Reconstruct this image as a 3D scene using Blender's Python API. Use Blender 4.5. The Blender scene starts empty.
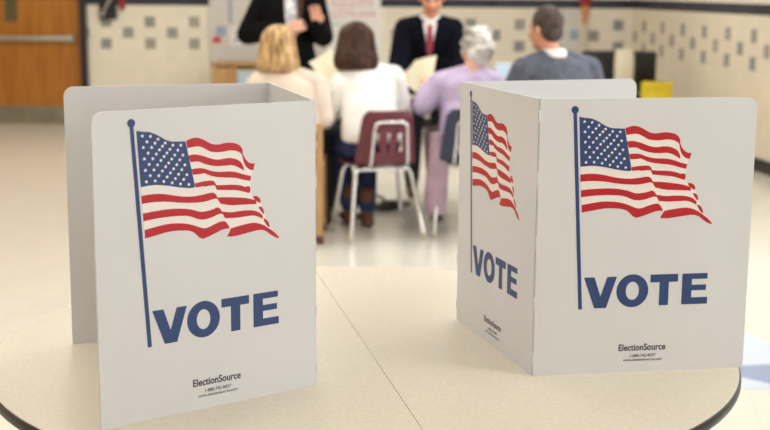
import bpy, bmesh, math, random
from mathutils import Vector, Matrix, Euler, Quaternion
random.seed(7)
PI = math.pi
C = bpy.context.scene.collection
sc = bpy.context.scene

# ------------------------------------------------------------------ materials
def lin(c):
    return tuple(((v/255)/12.92 if v/255 <= .04045 else ((v/255+.055)/1.055)**2.4) for v in c) + (1,)

def mat(name, rgb, rough=.6, metal=0, var=0, vscale=20, bump=0, bscale=60, stretch=None, spec=.5, coat=0, rgb2=None):
    m = bpy.data.materials.new(name); m.use_nodes = True
    nt = m.node_tree; b = nt.nodes['Principled BSDF']
    b.inputs['Base Color'].default_value = lin(rgb)
    b.inputs['Roughness'].default_value = rough
    b.inputs['Metallic'].default_value = metal
    b.inputs['Specular IOR Level'].default_value = spec
    b.inputs['Coat Weight'].default_value = coat
    tc = nt.nodes.new('ShaderNodeTexCoord'); mp = nt.nodes.new('ShaderNodeMapping')
    nt.links.new(tc.outputs['Object'], mp.inputs['Vector'])
    if stretch: mp.inputs['Scale'].default_value = stretch
    if var or rgb2:
        n = nt.nodes.new('ShaderNodeTexNoise'); n.inputs['Scale'].default_value = vscale; n.inputs['Detail'].default_value = 4
        r = nt.nodes.new('ShaderNodeValToRGB')
        if rgb2: a, c = lin(rgb2), lin(rgb)
        else:
            a = lin([max(0, v*(1-var)) for v in rgb]); c = lin([min(255, v*(1+var)) for v in rgb])
        r.color_ramp.elements[0].color = a; r.color_ramp.elements[1].color = c
        r.color_ramp.elements[0].position = .35; r.color_ramp.elements[1].position = .65
        nt.links.new(mp.outputs[0], n.inputs['Vector']); nt.links.new(n.outputs['Fac'], r.inputs[0])
        nt.links.new(r.outputs[0], b.inputs['Base Color'])
    if bump:
        n2 = nt.nodes.new('ShaderNodeTexNoise'); n2.inputs['Scale'].default_value = bscale
        bp = nt.nodes.new('ShaderNodeBump'); bp.inputs['Strength'].default_value = bump; bp.inputs['Distance'].default_value = .01
        nt.links.new(mp.outputs[0], n2.inputs['Vector']); nt.links.new(n2.outputs['Fac'], bp.inputs['Height'])
        nt.links.new(bp.outputs[0], b.inputs['Normal'])
    return m

def emis(name, rgb, s):
    m = bpy.data.materials.new(name); m.use_nodes = True
    b = m.node_tree.nodes['Principled BSDF']
    b.inputs['Base Color'].default_value = lin(rgb); b.inputs['Emission Color'].default_value = lin(rgb)
    b.inputs['Emission Strength'].default_value = s
    return m

class N:      # tiny node-maths helper
    def __init__(s, nt): s.nt = nt
    def m(s, op, a, b=None, c=None):
        n = s.nt.nodes.new('ShaderNodeMath'); n.operation = op
        for i, v in enumerate((a, b, c)):
            if v is None: continue
            if isinstance(v, (int, float)): n.inputs[i].default_value = v
            else: s.nt.links.new(v, n.inputs[i])
        return n.outputs[0]
    def mix(s, f, a, b):
        n = s.nt.nodes.new('ShaderNodeMix'); n.data_type = 'RGBA'
        if isinstance(f, (int, float)): n.inputs[0].default_value = f
        else: s.nt.links.new(f, n.inputs[0])
        for v, k in ((a, 6), (b, 7)):
            if isinstance(v, tuple): n.inputs[k].default_value = v
            else: s.nt.links.new(v, n.inputs[k])
        return n.outputs[2]

def tile_wall_mat(name, base, u0, per, sq=(164,158,144), upper=(226,220,208)):
    """glazed tile wall: accent squares in three rows, navy band of tiles above; u,v are metres"""
    m = bpy.data.materials.new(name); m.use_nodes = True
    nt = m.node_tree; b = nt.nodes['Principled BSDF']; k = N(nt)
    uv = nt.nodes.new('ShaderNodeUVMap'); sp = nt.nodes.new('ShaderNodeSeparateXYZ'); nt.links.new(uv.outputs[0], sp.inputs[0])
    u, v = sp.outputs[0], sp.outputs[1]
    t = per/4; w = .108
    def rng(x, lo, hi): return k.m('MULTIPLY', k.m('GREATER_THAN', x, lo), k.m('LESS_THAN', x, hi))
    ph = k.m('FLOORED_MODULO', k.m('SUBTRACT', u, u0-w/2), per)
    ph2 = k.m('FLOORED_MODULO', k.m('SUBTRACT', u, u0-w/2+per/2), per)
    rows13 = k.m('ADD', rng(v, 1.068-w/2, 1.068+w/2), rng(v, .846-w/2, .846+w/2))
    row2 = rng(v, .957-w/2, .957+w/2)
    mask = k.m('ADD', k.m('MULTIPLY', k.m('LESS_THAN', ph, w), rows13), k.m('MULTIPLY', k.m('LESS_THAN', ph2, w), row2))
    band = rng(v, 1.235, 1.325)
    up = k.m('GREATER_THAN', v, 1.325)
    gu = k.m('LESS_THAN', k.m('FLOORED_MODULO', k.m('SUBTRACT', u, u0+t/2), t), .005)
    gv = k.m('LESS_THAN', k.m('FLOORED_MODULO', k.m('SUBTRACT', v, .957+.0555), .111), .005)
    grout = k.m('MAXIMUM', gu, gv)
    nz = nt.nodes.new('ShaderNodeTexWhiteNoise'); nz.noise_dimensions = '2D'
    cb = nt.nodes.new('ShaderNodeCombineXYZ')
    nt.links.new(k.m('FLOOR', k.m('DIVIDE', u, t)), cb.inputs[0]); nt.links.new(k.m('FLOOR', k.m('DIVIDE', v, .111)), cb.inputs[1])
    nt.links.new(cb.outputs[0], nz.inputs['Vector'])
    c0 = k.mix(nz.outputs['Value'], lin(base), lin([x*.975 for x in base]))
    c0 = k.mix(k.m('MULTIPLY', grout, .12), c0, lin((160,152,138)))
    cs = k.mix(nz.outputs['Value'], lin(sq), lin((128,134,142)))
    c1 = k.mix(mask, c0, cs)
    c2 = k.mix(up, c1, lin(upper))
    cbn = k.mix(nz.outputs['Value'], lin((24,28,48)), lin((44,48,66)))
    c3 = k.mix(band, c2, cbn)
    nt.links.new(c3, b.inputs['Base Color'])
    b.inputs['Roughness'].default_value = .35
    return m

M = {}
M['plastic_white'] = mat('corrugated white plastic', (218,219,223), .55, var=.006, vscale=6, bump=.02, bscale=300)
M['print_blue'] = mat('printed blue ink', (40,66,120), .5)
M['print_dark'] = mat('printed dark ink', (50,46,80), .5)
M['print_red'] = mat('printed red ink', (186,12,32), .5)
M['print_white'] = mat('printed white ink', (240,234,232), .5)
M['laminate'] = mat('cream laminate', (224,216,201), .34, var=.02, vscale=120, bump=.01, bscale=30)
M['table_edge'] = mat('black rubber edge', (22,22,24), .4)
M['metal_dark'] = mat('dark painted steel', (50,50,52), .4, .6)
M['chrome'] = mat('chrome tube', (225,225,228), .22, 1)
M['maroon'] = mat('maroon moulded plastic', (102,42,56), .4, var=.05, vscale=8)
M['navy_plastic'] = mat('navy moulded plastic', (52,58,84), .4, var=.05, vscale=8)
M['wood_door'] = mat('varnished oak veneer', (182,118,42), .35, rgb2=(160,98,30), vscale=3, stretch=(9,9,.7))
M['wood_tan'] = mat('tan wood', (190,150,104), .5, rgb2=(168,128,84), vscale=4, stretch=(8,8,.8))
M['steel'] = mat('brushed steel', (172,172,168), .38, .9, var=.04, vscale=40)
M['kick'] = mat('worn steel kick plate', (142,138,124), .45, .6, var=.05, vscale=9)
M['frame_dark'] = mat('dark door frame paint', (40,30,34), .5)
M['skin'] = mat('skin', (224,172,148), .55, var=.03, vscale=14)
M['skin_tan'] = mat('skin ruddy', (206,146,116), .55, var=.03, vscale=14)
M['eye'] = mat('eye dark', (40,32,30), .2)
M['lip'] = mat('lips', (178,96,90), .5)
M['hair_brown'] = mat('brown hair', (80,50,36), .55, rgb2=(34,20,14), vscale=9, stretch=(5,5,.6), bump=.6, bscale=14, spec=.25)
M['hair_blonde'] = mat('blonde hair', (220,184,130), .5, rgb2=(122,80,40), vscale=9, stretch=(5,5,.8), bump=.6, bscale=14)
M['hair_white'] = mat('white grey hair', (240,238,234), .6, rgb2=(120,112,104), vscale=9, bump=.7, bscale=30)
M['hair_short'] = mat('short grey brown hair', (78,62,54), .7, rgb2=(44,34,30), vscale=26, bump=.4, bscale=90)
M['sweater_white'] = mat('white knit', (250,250,248), .85, var=.01, bump=.35, bscale=60)
M['blazer_cream'] = mat('cream blazer cloth', (222,206,192), .85, var=.03, vscale=10, bump=.2, bscale=50)
M['lavender'] = mat('lavender cloth', (190,174,208), .85, var=.04, vscale=8, bump=.3, bscale=30)
M['mauve'] = mat('mauve skirt cloth', (168,142,158), .85, var=.06, vscale=8, bump=.3, bscale=30)
M['grey_knit'] = mat('grey knit cardigan', (84,88,102), .9, var=.1, vscale=30, bump=.4, bscale=70)
M['white_cloth'] = mat('white shirt cloth', (238,238,240), .8, bump=.1)
M['suit'] = mat('dark navy suit cloth', (8,10,24), .9, var=.1, vscale=12, bump=.1, spec=.15)
M['black_cloth'] = mat('black jacket cloth', (5,5,8), .9, var=.1, vscale=12, bump=.15, spec=.15)
M['tie'] = mat('red tie silk', (176,74,96), .45, rgb2=(156,52,76), vscale=70)
M['blouse'] = mat('patterned blouse cloth', (232,230,230), .8, rgb2=(150,156,166), vscale=32)
M['denim'] = mat('blue denim', (38,52,92), .9, var=.12, vscale=20)
M['dark_trouser'] = mat('dark trouser cloth', (26,28,38), .9)
M['leather_brown'] = mat('brown leather', (92,58,40), .5)
M['leather_black'] = mat('black leather', (18,16,18), .4)
M['paper_cream'] = mat('cream paper', (252,248,226), .8, var=.01)
M['paper_white'] = mat('white paper', (232,230,228), .8, var=.01)
M['pink_ink'] = mat('pink ink', (222,160,174), .8)
M['green_ink'] = mat('pale green ink', (170,200,192), .8)
M['blue_ink'] = mat('faded blue ink', (150,166,190), .8)
M['red_ink'] = mat('red ink', (196,70,70), .8)
M['board'] = mat('grey white board', (206,202,198), .5, var=.01)
M['bin_blue'] = mat('pale blue plastic', (176,198,216), .5)
M['yellow'] = mat('yellow plastic', (226,200,40), .45, var=.03)
M['black_plastic'] = mat('black plastic', (20,20,22), .4)
M['charcoal'] = mat('charcoal fabric', (44,44,48), .9, var=.1)
M['beige_plastic'] = mat('beige plastic', (206,196,176), .5)
M['ceiling'] = mat('white ceiling tile', (228,226,220), .9, var=.02, vscale=60)
M['lamp_metal'] = mat('white lamp housing', (225,225,222), .5)
M['diffuser'] = emis('lit fluorescent diffuser', (255,250,240), 4.0)
M['glass_dark'] = mat('wired door glass', (88,84,62), .15)
M['plaster'] = mat('cream plaster', (220,212,198), .7, var=.01)
M['plaster_tan'] = mat('tan painted plaster', (206,182,142), .7, var=.01)
M['orange_cloth'] = mat('orange tan cloth', (206,142,96), .8)
M['red_cloth'] = mat('dull red cloth', (146,50,44), .8)

# ------------------------------------------------------------------ object helpers
def link(name, me, parent=None, mats=()):
    o = bpy.data.objects.new(name, me); C.objects.link(o)
    for m in mats: me.materials.append(m)
    if parent: o.parent = parent
    return o
def smooth(me, ang=None):
    for p in me.polygons: p.use_smooth = True
    if ang: me.set_sharp_from_angle(angle=ang)
def obj(name, bm, m, parent=None, sm=False, offset=None):
    if offset is not None: bmesh.ops.translate(bm, verts=bm.verts, vec=-Vector(offset))
    bmesh.ops.recalc_face_normals(bm, faces=bm.faces)
    me = bpy.data.meshes.new(name); bm.to_mesh(me); bm.free()
    if sm: smooth(me, math.radians(40))
    return link(name, me, parent, m if isinstance(m, (list, tuple)) else [m])
def thing(name, label, cat, loc=(0,0,0), rz=0, group=None):
    o = bpy.data.objects.new(name, None); C.objects.link(o); o.location = loc; o.rotation_euler = (0,0,rz)
    o.empty_display_size = .1
    return tag(o, label, cat, group)
def tag(o, label, cat, group=None, kind=None):
    o['label'] = label; o['category'] = cat
    if group: o['group'] = group
    if kind: o['kind'] = kind
    return o
def struct(o, label=None):
    o['kind'] = 'structure'
    if label: o['label'] = label
    return o
def add_box(bm, c, s, rot=None, bev=0, mi=0):
    r = bmesh.ops.create_cube(bm, size=1)
    vs = r['verts']
    mx = Matrix.Translation(c) @ (rot.to_4x4() if rot else Matrix.Identity(4)) @ Matrix.Diagonal((*s, 1))
    bmesh.ops.transform(bm, matrix=mx, verts=vs)
    es = {e for v in vs for e in v.link_edges}
    for f in {f for v in vs for f in v.link_faces}: f.material_index = mi
    if bev: bmesh.ops.bevel(bm, geom=list(es), offset=bev, segments=2, affect='EDGES', profile=.6)
def add_loft(bm, rings, seg=20, mi=0, p=2.0):
    """rings: (centre, radius x, radius y, axis x, axis y)"""
    rows = []
    for c, rx, ry, ax, ay in rings:
        row = []
        for i in range(seg):
            a = 2*PI*i/seg; ca, sa = math.cos(a), math.sin(a)
            ca = math.copysign(abs(ca)**(2/p), ca); sa = math.copysign(abs(sa)**(2/p), sa)
            row.append(bm.verts.new(Vector(c)+ax*rx*ca+ay*ry*sa))
        rows.append(row)
    for a, b in zip(rows, rows[1:]):
        for i in range(seg):
            bm.faces.new((a[i], a[(i+1) % seg], b[(i+1) % seg], b[i])).material_index = mi
    bm.faces.new(rows[0]).material_index = mi; bm.faces.new(rows[-1][::-1]).material_index = mi
def zl(rings):   # rings as (x,y,z,rx,ry)
    return [((x, y, z), rx, ry, Vector((1,0,0)), Vector((0,1,0))) for x, y, z, rx, ry in rings]
def add_cap(bm, a, b, r1, r2, seg=12, flat=1.0):
    a, b = Vector(a), Vector(b); d = b-a; L = d.length
    if L < 1e-6: d = Vector((0,0,1))
    d.normalize(); q = d.to_track_quat('Z', 'Y'); X = q @ Vector((1,0,0)); Y = q @ Vector((0,1,0))
    rings = []
    for k in range(1, 5):
        t = PI/2*k/4-PI/2; rings.append((a+d*r1*math.sin(t), r1*math.cos(t), r1*flat*math.cos(t), X, Y))
    rings[-1] = (a, r1, r1*flat, X, Y)
    rings.append((b, r2, r2*flat, X, Y))
    for k in range(1, 4):
        t = PI/2*k/4; rings.append((b+d*r2*math.sin(t), r2*math.cos(t), r2*flat*math.cos(t), X, Y))
    add_loft(bm, rings, seg)
def add_ell(bm, c, r, rot=None):
    res = bmesh.ops.create_icosphere(bm, subdivisions=3, radius=1)
    mx = Matrix.Translation(c) @ (rot.to_matrix().to_4x4() if rot else Matrix.Identity(4)) @ Matrix.Diagonal((*r, 1))
    bmesh.ops.transform(bm, matrix=mx, verts=res['verts'])
def round_path(pts, rad, n=5, closed=False):
    pts = [Vector(p) for p in pts]; out = []
    L = len(pts)
    for i, p in enumerate(pts):
        if not closed and i in (0, L-1): out.append(p); continue
        a, b = pts[i-1], pts[(i+1) % L]
        ra = min(rad, (a-p).length*.45); rb = min(rad, (b-p).length*.45)
        s = p+(a-p).normalized()*ra; e = p+(b-p).normalized()*rb
        for k in range(n+1):
            t = k/n; out.append(s*(1-t)**2+p*2*t*(1-t)+e*t*t)
    return out
def add_tube(bm, pts, r, seg=10, rad=.03, mi=0):
    P = round_path(pts, rad)
    rows = []; prev = None
    for i, p in enumerate(P):
        t = (P[min(i+1, len(P)-1)]-P[max(i-1, 0)]).normalized()
        if prev is None:
            up = Vector((0,0,1)) if abs(t.z) < .9 else Vector((1,0,0)); x = t.cross(up).normalized()
        else: x = (prev-t*prev.dot(t)).normalized()
        prev = x; y = t.cross(x)
        rows.append([bm.verts.new(p+x*r*math.cos(2*PI*k/seg)+y*r*math.sin(2*PI*k/seg)) for k in range(seg)])
    for a, b in zip(rows, rows[1:]):
        for k in range(seg): bm.faces.new((a[k], a[(k+1) % seg], b[(k+1) % seg], b[k])).material_index = mi
    bm.faces.new(rows[0]); bm.faces.new(rows[-1][::-1])
def add_prism(bm, poly, fn, t0, t1, mi=0, holes=None):
    """poly of (u,v); fn(u,v,t)->point; closed solid between t0 and t1"""
    a = [bm.verts.new(fn(u, v, t0)) for u, v in poly]; b = [bm.verts.new(fn(u, v, t1)) for u, v in poly]
    n = len(poly)
    fs = [bm.faces.new(a[::-1]), bm.faces.new(b)]
    for i in range(n): fs.append(bm.faces.new((a[i], a[(i+1) % n], b[(i+1) % n], b[i])))
    for f in fs: f.material_index = mi
def NB(): return bmesh.new()
def blob(name, m, parent, fill, voxel=.008, it=4, face=None):
    """fill(bm) adds overlapping closed volumes; they are fused into ONE continuous skin"""
    bm = bmesh.new(); fill(bm)
    bmesh.ops.recalc_face_normals(bm, faces=bm.faces)
    me = bpy.data.meshes.new('tmp'); bm.to_mesh(me); bm.free()
    o = bpy.data.objects.new('tmp', me); C.objects.link(o)
    r = o.modifiers.new('r', 'REMESH'); r.mode = 'VOXEL'; r.voxel_size = voxel; r.use_smooth_shade = True
    s = o.modifiers.new('s', 'SMOOTH'); s.factor = .5; s.iterations = it
    dg = bpy.context.evaluated_depsgraph_get(); dg.update()
    me2 = bpy.data.meshes.new_from_object(o.evaluated_get(dg)); me2.name = name
    bpy.data.objects.remove(o); bpy.data.meshes.remove(me)
    me2.materials.clear()
    ms = m if isinstance(m, (list, tuple)) else [m]
    ob = link(name, me2, parent, ms)
    smooth(me2)
    if face:
        for p in me2.polygons:
            k = face(p.center)
            if k: p.material_index = k
    return ob
LE = 20; WE = 300; WE2 = 260
PRINT = dict(
stripes=[[[[160.4,453.6],[169.4,456.8],[179.8,458.1],[193.1,453.6],[204.3,446.1],[217.6,443.1],[236.0,446.1],[252.0,443.8],[261.6,438.8],[265.4,430.5]],[[162.6,443.1],[169.9,444.1],[182.9,445.3],[193.6,441.0],[204.8,433.9],[223.4,432.1],[241.8,434.5],[255.2,432.0],[262.1,427.4],[264.4,424.9]]],[[[264.2,428.7],[269.3,416.0],[279.1,407.6],[287.9,407.6]],[[263.9,423.6],[267.9,407.7],[276.8,399.5],[284.9,397.7]]],[[[163.9,429.3],[173.0,431.1],[188.9,428.0],[205.4,421.3],[218.7,418.2],[237.2,420.7],[251.9,417.9],[262.1,411.5],[266.8,402.1]],[[168.2,419.8],[183.9,420.5],[189.7,416.3],[211.1,409.9],[229.7,409.3],[245.6,409.8],[259.3,403.4],[266.4,398.3]]],[[[169.2,406.7],[181.8,407.7],[190.1,407.0],[203.5,401.6],[216.9,398.3],[243.5,397.6],[257.0,393.8],[270.6,388.9],[280.7,386.8]],[[172.2,398.9],[190.1,399.3],[190.3,401.2],[206.5,393.5],[225.2,390.1],[249.3,388.2],[268.3,382.2],[279.1,379.9]]],[[[174.9,383.0],[190.6,385.2],[191.0,385.0],[204.2,385.7],[210.9,383.6],[213.8,378.5]],[[176.4,377.7],[193.5,378.8],[191.3,377.4],[204.5,378.6],[211.9,378.5],[214.1,377.0]]],[[[211.2,377.3],[225.9,375.7],[244.5,375.3],[260.7,372.6],[270.3,368.5],[274.2,371.0],[278.9,367.4]],[[215.5,370.4],[231.5,368.7],[252.9,366.8],[266.5,362.9],[274.7,359.7],[278.4,360.7]]],[[[79.8,371.0],[99.2,372.6],[120.2,370.7],[146.6,364.2],[170.4,361.5],[191.9,363.4],[202.4,365.4],[211.7,364.6],[216.0,356.9]],[[80.1,359.7],[99.6,360.8],[125.8,359.3],[152.2,354.5],[178.7,352.5],[192.3,352.8],[202.8,354.5],[212.8,356.9],[216.1,355.1]]],[[[214.7,356.1],[232.1,355.2],[253.6,352.7],[272.5,350.0],[289.4,344.7]],[[221.8,346.6],[240.7,342.1],[262.2,341.1],[281.0,340.2],[290.2,339.6]]],[[[283.7,352.5],[290.7,351.9],[296.3,348.5],[299.0,341.6]],[[284.6,349.9],[288.8,346.0],[293.1,342.6],[297.2,341.1]]],[[[81.9,342.5],[107.9,344.8],[139.4,345.3],[165.9,341.7],[184.7,334.6],[193.0,334.9],[206.2,336.6],[218.1,340.8],[222.9,333.8]],[[82.2,331.4],[108.3,334.1],[139.8,334.3],[163.6,332.3],[179.8,324.5],[193.5,323.1],[206.7,325.8],[219.8,330.5],[225.2,329.4]]],[[[223.0,332.0],[241.3,328.5],[260.0,329.6],[278.9,328.9],[292.6,325.4],[302.4,317.5]],[[229.6,321.7],[247.1,320.0],[265.8,320.5],[284.7,321.1],[295.7,316.8],[302.1,313.1]]],[[[294.3,333.6],[299.8,332.8],[303.8,328.6],[304.9,321.4]],[[295.5,331.3],[298.4,327.6],[301.3,323.5],[303.3,320.9]]],[[[84.0,315.4],[103.5,318.9],[127.1,321.7],[153.5,319.6],[172.2,314.3],[183.1,309.1],[194.2,305.9],[209.9,312.2],[225.8,316.3],[231.8,314.0],[237.0,305.4]],[[84.4,303.4],[103.9,306.2],[127.5,310.5],[153.9,309.4],[168.6,306.4],[176.0,299.7],[185.2,290.6],[194.7,292.8],[210.5,298.0],[226.3,303.7],[238.4,303.6]]],[[[240.4,301.5],[253.2,303.9],[274.6,306.7],[288.1,306.6],[301.9,302.0],[313.1,294.8],[324.4,286.9],[334.2,276.8]],[[233.1,290.0],[248.5,289.0],[275.2,292.8],[296.8,295.1],[307.8,292.3],[316.3,284.9],[327.6,278.2],[332.6,276.3]]],[[[303.5,312.1],[308.2,311.0],[313.1,305.7],[316.2,297.4]],[[304.7,309.7],[307.7,304.5],[310.6,300.6],[314.6,296.9]]]],
canton=[[[74.1,475.8],[85.7,473.4],[96.1,472.9],[109.1,467.5],[125.0,458.0],[135.5,454.8],[148.6,454.1],[159.6,453.6]],[[79.3,385.8],[93.6,387.3],[106.6,387.2],[124.9,384.6],[146.1,379.9],[164.6,377.0],[171.2,376.7],[175.6,377.9]]],
flag_white=[[74.9,474.0],[85.7,473.4],[96.1,472.9],[109.1,467.5],[125.0,458.0],[135.5,454.8],[148.6,454.1],[159.6,453.6],[160.4,453.6],[169.4,456.8],[179.8,458.1],[193.1,453.6],[204.3,446.1],[217.6,443.1],[236.0,446.1],[252.0,443.8],[261.6,438.8],[265.4,430.5],[269.3,416.0],[279.1,407.6],[287.9,407.6],[282.5,391.8],[280.7,386.2],[278.4,366.6],[281.7,355.1],[290.7,351.9],[299.0,341.6],[304.9,321.4],[316.2,297.4],[334.2,276.8],[327.6,278.2],[307.8,292.3],[275.3,292.2],[233.1,289.2],[238.4,303.6],[226.3,303.7],[194.7,292.8],[185.2,290.6],[176.0,299.7],[168.6,306.4],[153.9,309.4],[127.5,310.5],[103.9,306.2],[84.4,303.4]],
)
# ------------------------------------------------------------------ camera
CAMH = 1.4413
cam = bpy.data.objects.new('camera', bpy.data.cameras.new('camera')); C.objects.link(cam)
cam.matrix_world = Matrix.Translation((0,0,CAMH)) @ Matrix.Rotation(PI/2-.1771, 4, 'X') @ Matrix.Rotation(.0073, 4, 'Z')
cam.data.sensor_width = 36; cam.data.lens = 36*1277.34/770; cam.data.clip_start = .05
cam.data.dof.use_dof = True; cam.data.dof.focus_distance = 2.25; cam.data.dof.aperture_fstop = 4.6
sc.camera = cam
# ------------------------------------------------------------------ light
sc.view_settings.view_transform = 'Standard'; sc.view_settings.look = 'None'
sc.view_settings.gamma = 1; sc.view_settings.use_curve_mapping = False
sc.view_settings.exposure = .12
w = bpy.data.worlds.new('world'); sc.world = w; w.use_nodes = True
w.node_tree.nodes['Background'].inputs[0].default_value = lin((250,226,190)); w.node_tree.nodes['Background'].inputs[1].default_value = .5

YB = 13.2; ZC = 2.9; XL = -5.2; YN = -2.5
def xr(y): return 4.617-.1596*y       # plan line of the right-hand wall
XC = xr(YB)
def wall(name, a, b, z0, z1, m, u0=0, thick=.12, out=(0,1)):
    """solid wall whose inner face runs a->b; UVs are metres along and up"""
    bm = NB(); uvl = bm.loops.layers.uv.new('UVMap')
    A, B = Vector((*a, 0)), Vector((*b, 0)); L = (B-A).length; o = Vector((*out, 0)).normalized()*thick
    def q(pts):
        f = bm.faces.new([bm.verts.new(p) for p, _ in pts])
        for l, (_, t) in zip(f.loops, pts): l[uvl].uv = t
    up = Vector((0,0,1))
    q([(A+up*z0, (u0, z0)), (B+up*z0, (u0+L, z0)), (B+up*z1, (u0+L, z1)), (A+up*z1, (u0, z1))])
    q([(A+up*z0+o, (0, 0)), (A+up*z1+o, (0, 0)), (B+up*z1+o, (0, 0)), (B+up*z0+o, (0, 0))])
    for P in (A, B): q([(P+up*z0, (0, z0)), (P+up*z0+o, (0, z0)), (P+up*z1+o, (0, z1)), (P+up*z1, (0, z1))])
    for z in (z0, z1): q([(A+up*z, (0, 0)), (A+up*z+o, (0, 0)), (B+up*z+o, (0, 0)), (B+up*z, (0, 0))])
    bmesh.ops.remove_doubles(bm, verts=bm.verts, dist=1e-5)
    me = bpy.data.meshes.new(name); bmesh.ops.recalc_face_normals(bm, faces=bm.faces); bm.to_mesh(me); bm.free()
    return struct(link(name, me, None, [m]))
DX0, DX1, DH = -5.0, -3.13, 2.1
M['tile_back_left'] = tile_wall_mat('glazed wall tile back left', (233,227,212), -2.87, .452)
M['tile_back_right'] = tile_wall_mat('glazed wall tile back right', (228,219,203), 1.365, .505)
M['tile_right'] = tile_wall_mat('glazed wall tile right', (228,217,197), -.215, .50, (168,156,138))
def bw(name, x0, x1, z0, z1, m): return wall(name, (x0, YB), (x1, YB), z0, z1, m, u0=x0)
bw('wall_back', DX1+.07, 0, 0, ZC, M['tile_back_left'])
bw('wall_back', 0, XC, 0, ZC, M['tile_back_right'])
bw('wall_back', DX0-.07, DX1+.07, DH+.07, ZC, M['plaster'])
bw('wall_back', XL, DX0-.07, 0, ZC, M['plaster'])
Lr = math.hypot(xr(10.17)-XC, YB-10.17)
def wr(ya, yb, z0, z1): wall('wall_right', (xr(ya), ya), (xr(yb), yb), z0, z1, M['tile_right'], u0=-Lr+(YB-ya)*math.hypot(1, .1596), out=(1,0))
WZ0, WZ1 = .95, 2.45; WINS = ((2.6, -2.0), (8.2, 4.2))
ye = YB
for y1, y0 in WINS[::-1]:
    wr(ye, y1, 0, ZC); wr(y1, y0, 0, WZ0); wr(y1, y0, WZ1, ZC); ye = y0
wr(ye, YN, 0, ZC)
# windows outside the frame on the right; the second is added to brighten the floor
for i, (WY1, WY0) in enumerate(WINS):
    ym = (WY1+WY0)/2
    wt = thing('window_%d' % (i+1), ('wide window in the right wall beside the round table', 'added unseen window in the right wall, brightening the floor by the meeting table')[i], 'window', (xr(ym)+.06, ym, WZ0)); wt['kind'] = 'structure'
    wt.rotation_euler.z = math.atan(.1596)
    bm = NB(); hl = (WY1-WY0)/2*math.hypot(1, .1596)
    for y in (-hl, -hl/3, hl/3, hl): add_box(bm, (0, y*.99, (WZ1-WZ0)/2), (.07, .06, WZ1-WZ0), None, .005)
    for z in (.03, WZ1-WZ0-.03): add_box(bm, (0, 0, z), (.07, hl*2, .06), None, .005)
    obj('window_frame', bm, M['steel'], wt)
    bm = NB(); add_box(bm, (-.09, 0, -.015), (.22, hl*2+.06, .03), None, .006); obj('window_sill', bm, M['plaster'], wt)
    l = bpy.data.lights.new('daylight', 'AREA'); l.shape = 'RECTANGLE'; l.size = WY1-WY0; l.size_y = 1.5; l.energy = (WE, WE2)[i]; l.color = (.93, .97, 1)
    lo = bpy.data.objects.new('daylight', l); C.objects.link(lo); lo.location = (xr(ym)+.45, ym, 1.8)
    lo.rotation_euler = (Vector((-1, -.1596, -.12))).to_track_quat('-Z', 'Z').to_euler()
wall('wall_left', (XL, YN), (XL, YB), 0, ZC, M['plaster_tan'], out=(-1,0))
# baseboards
def baseboard(name, a, b, n):
    bm = NB(); A, B = Vector((*a,0)), Vector((*b,0)); d = (B-A); L = d.length
    q = Matrix.Rotation(math.atan2(d.y, d.x), 3, 'Z')
    add_box(bm, (A+B)/2+Vector((*n,0)).normalized()*.008+Vector((0,0,.052)), (L, .014, .104), q, .003)
    return struct(obj(name, bm, M['black_plastic']))
baseboard('baseboard_back', (DX1+.08, YB), (XC-.02, YB), (0,-1))
nr = Vector((-1, -.1596, 0)).normalized()
baseboard('baseboard_right', (XC, YB-.03), (xr(YN), YN), (nr.x, nr.y))
baseboard('baseboard_left', (XL, YN), (XL, YB), (1,0))
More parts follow.
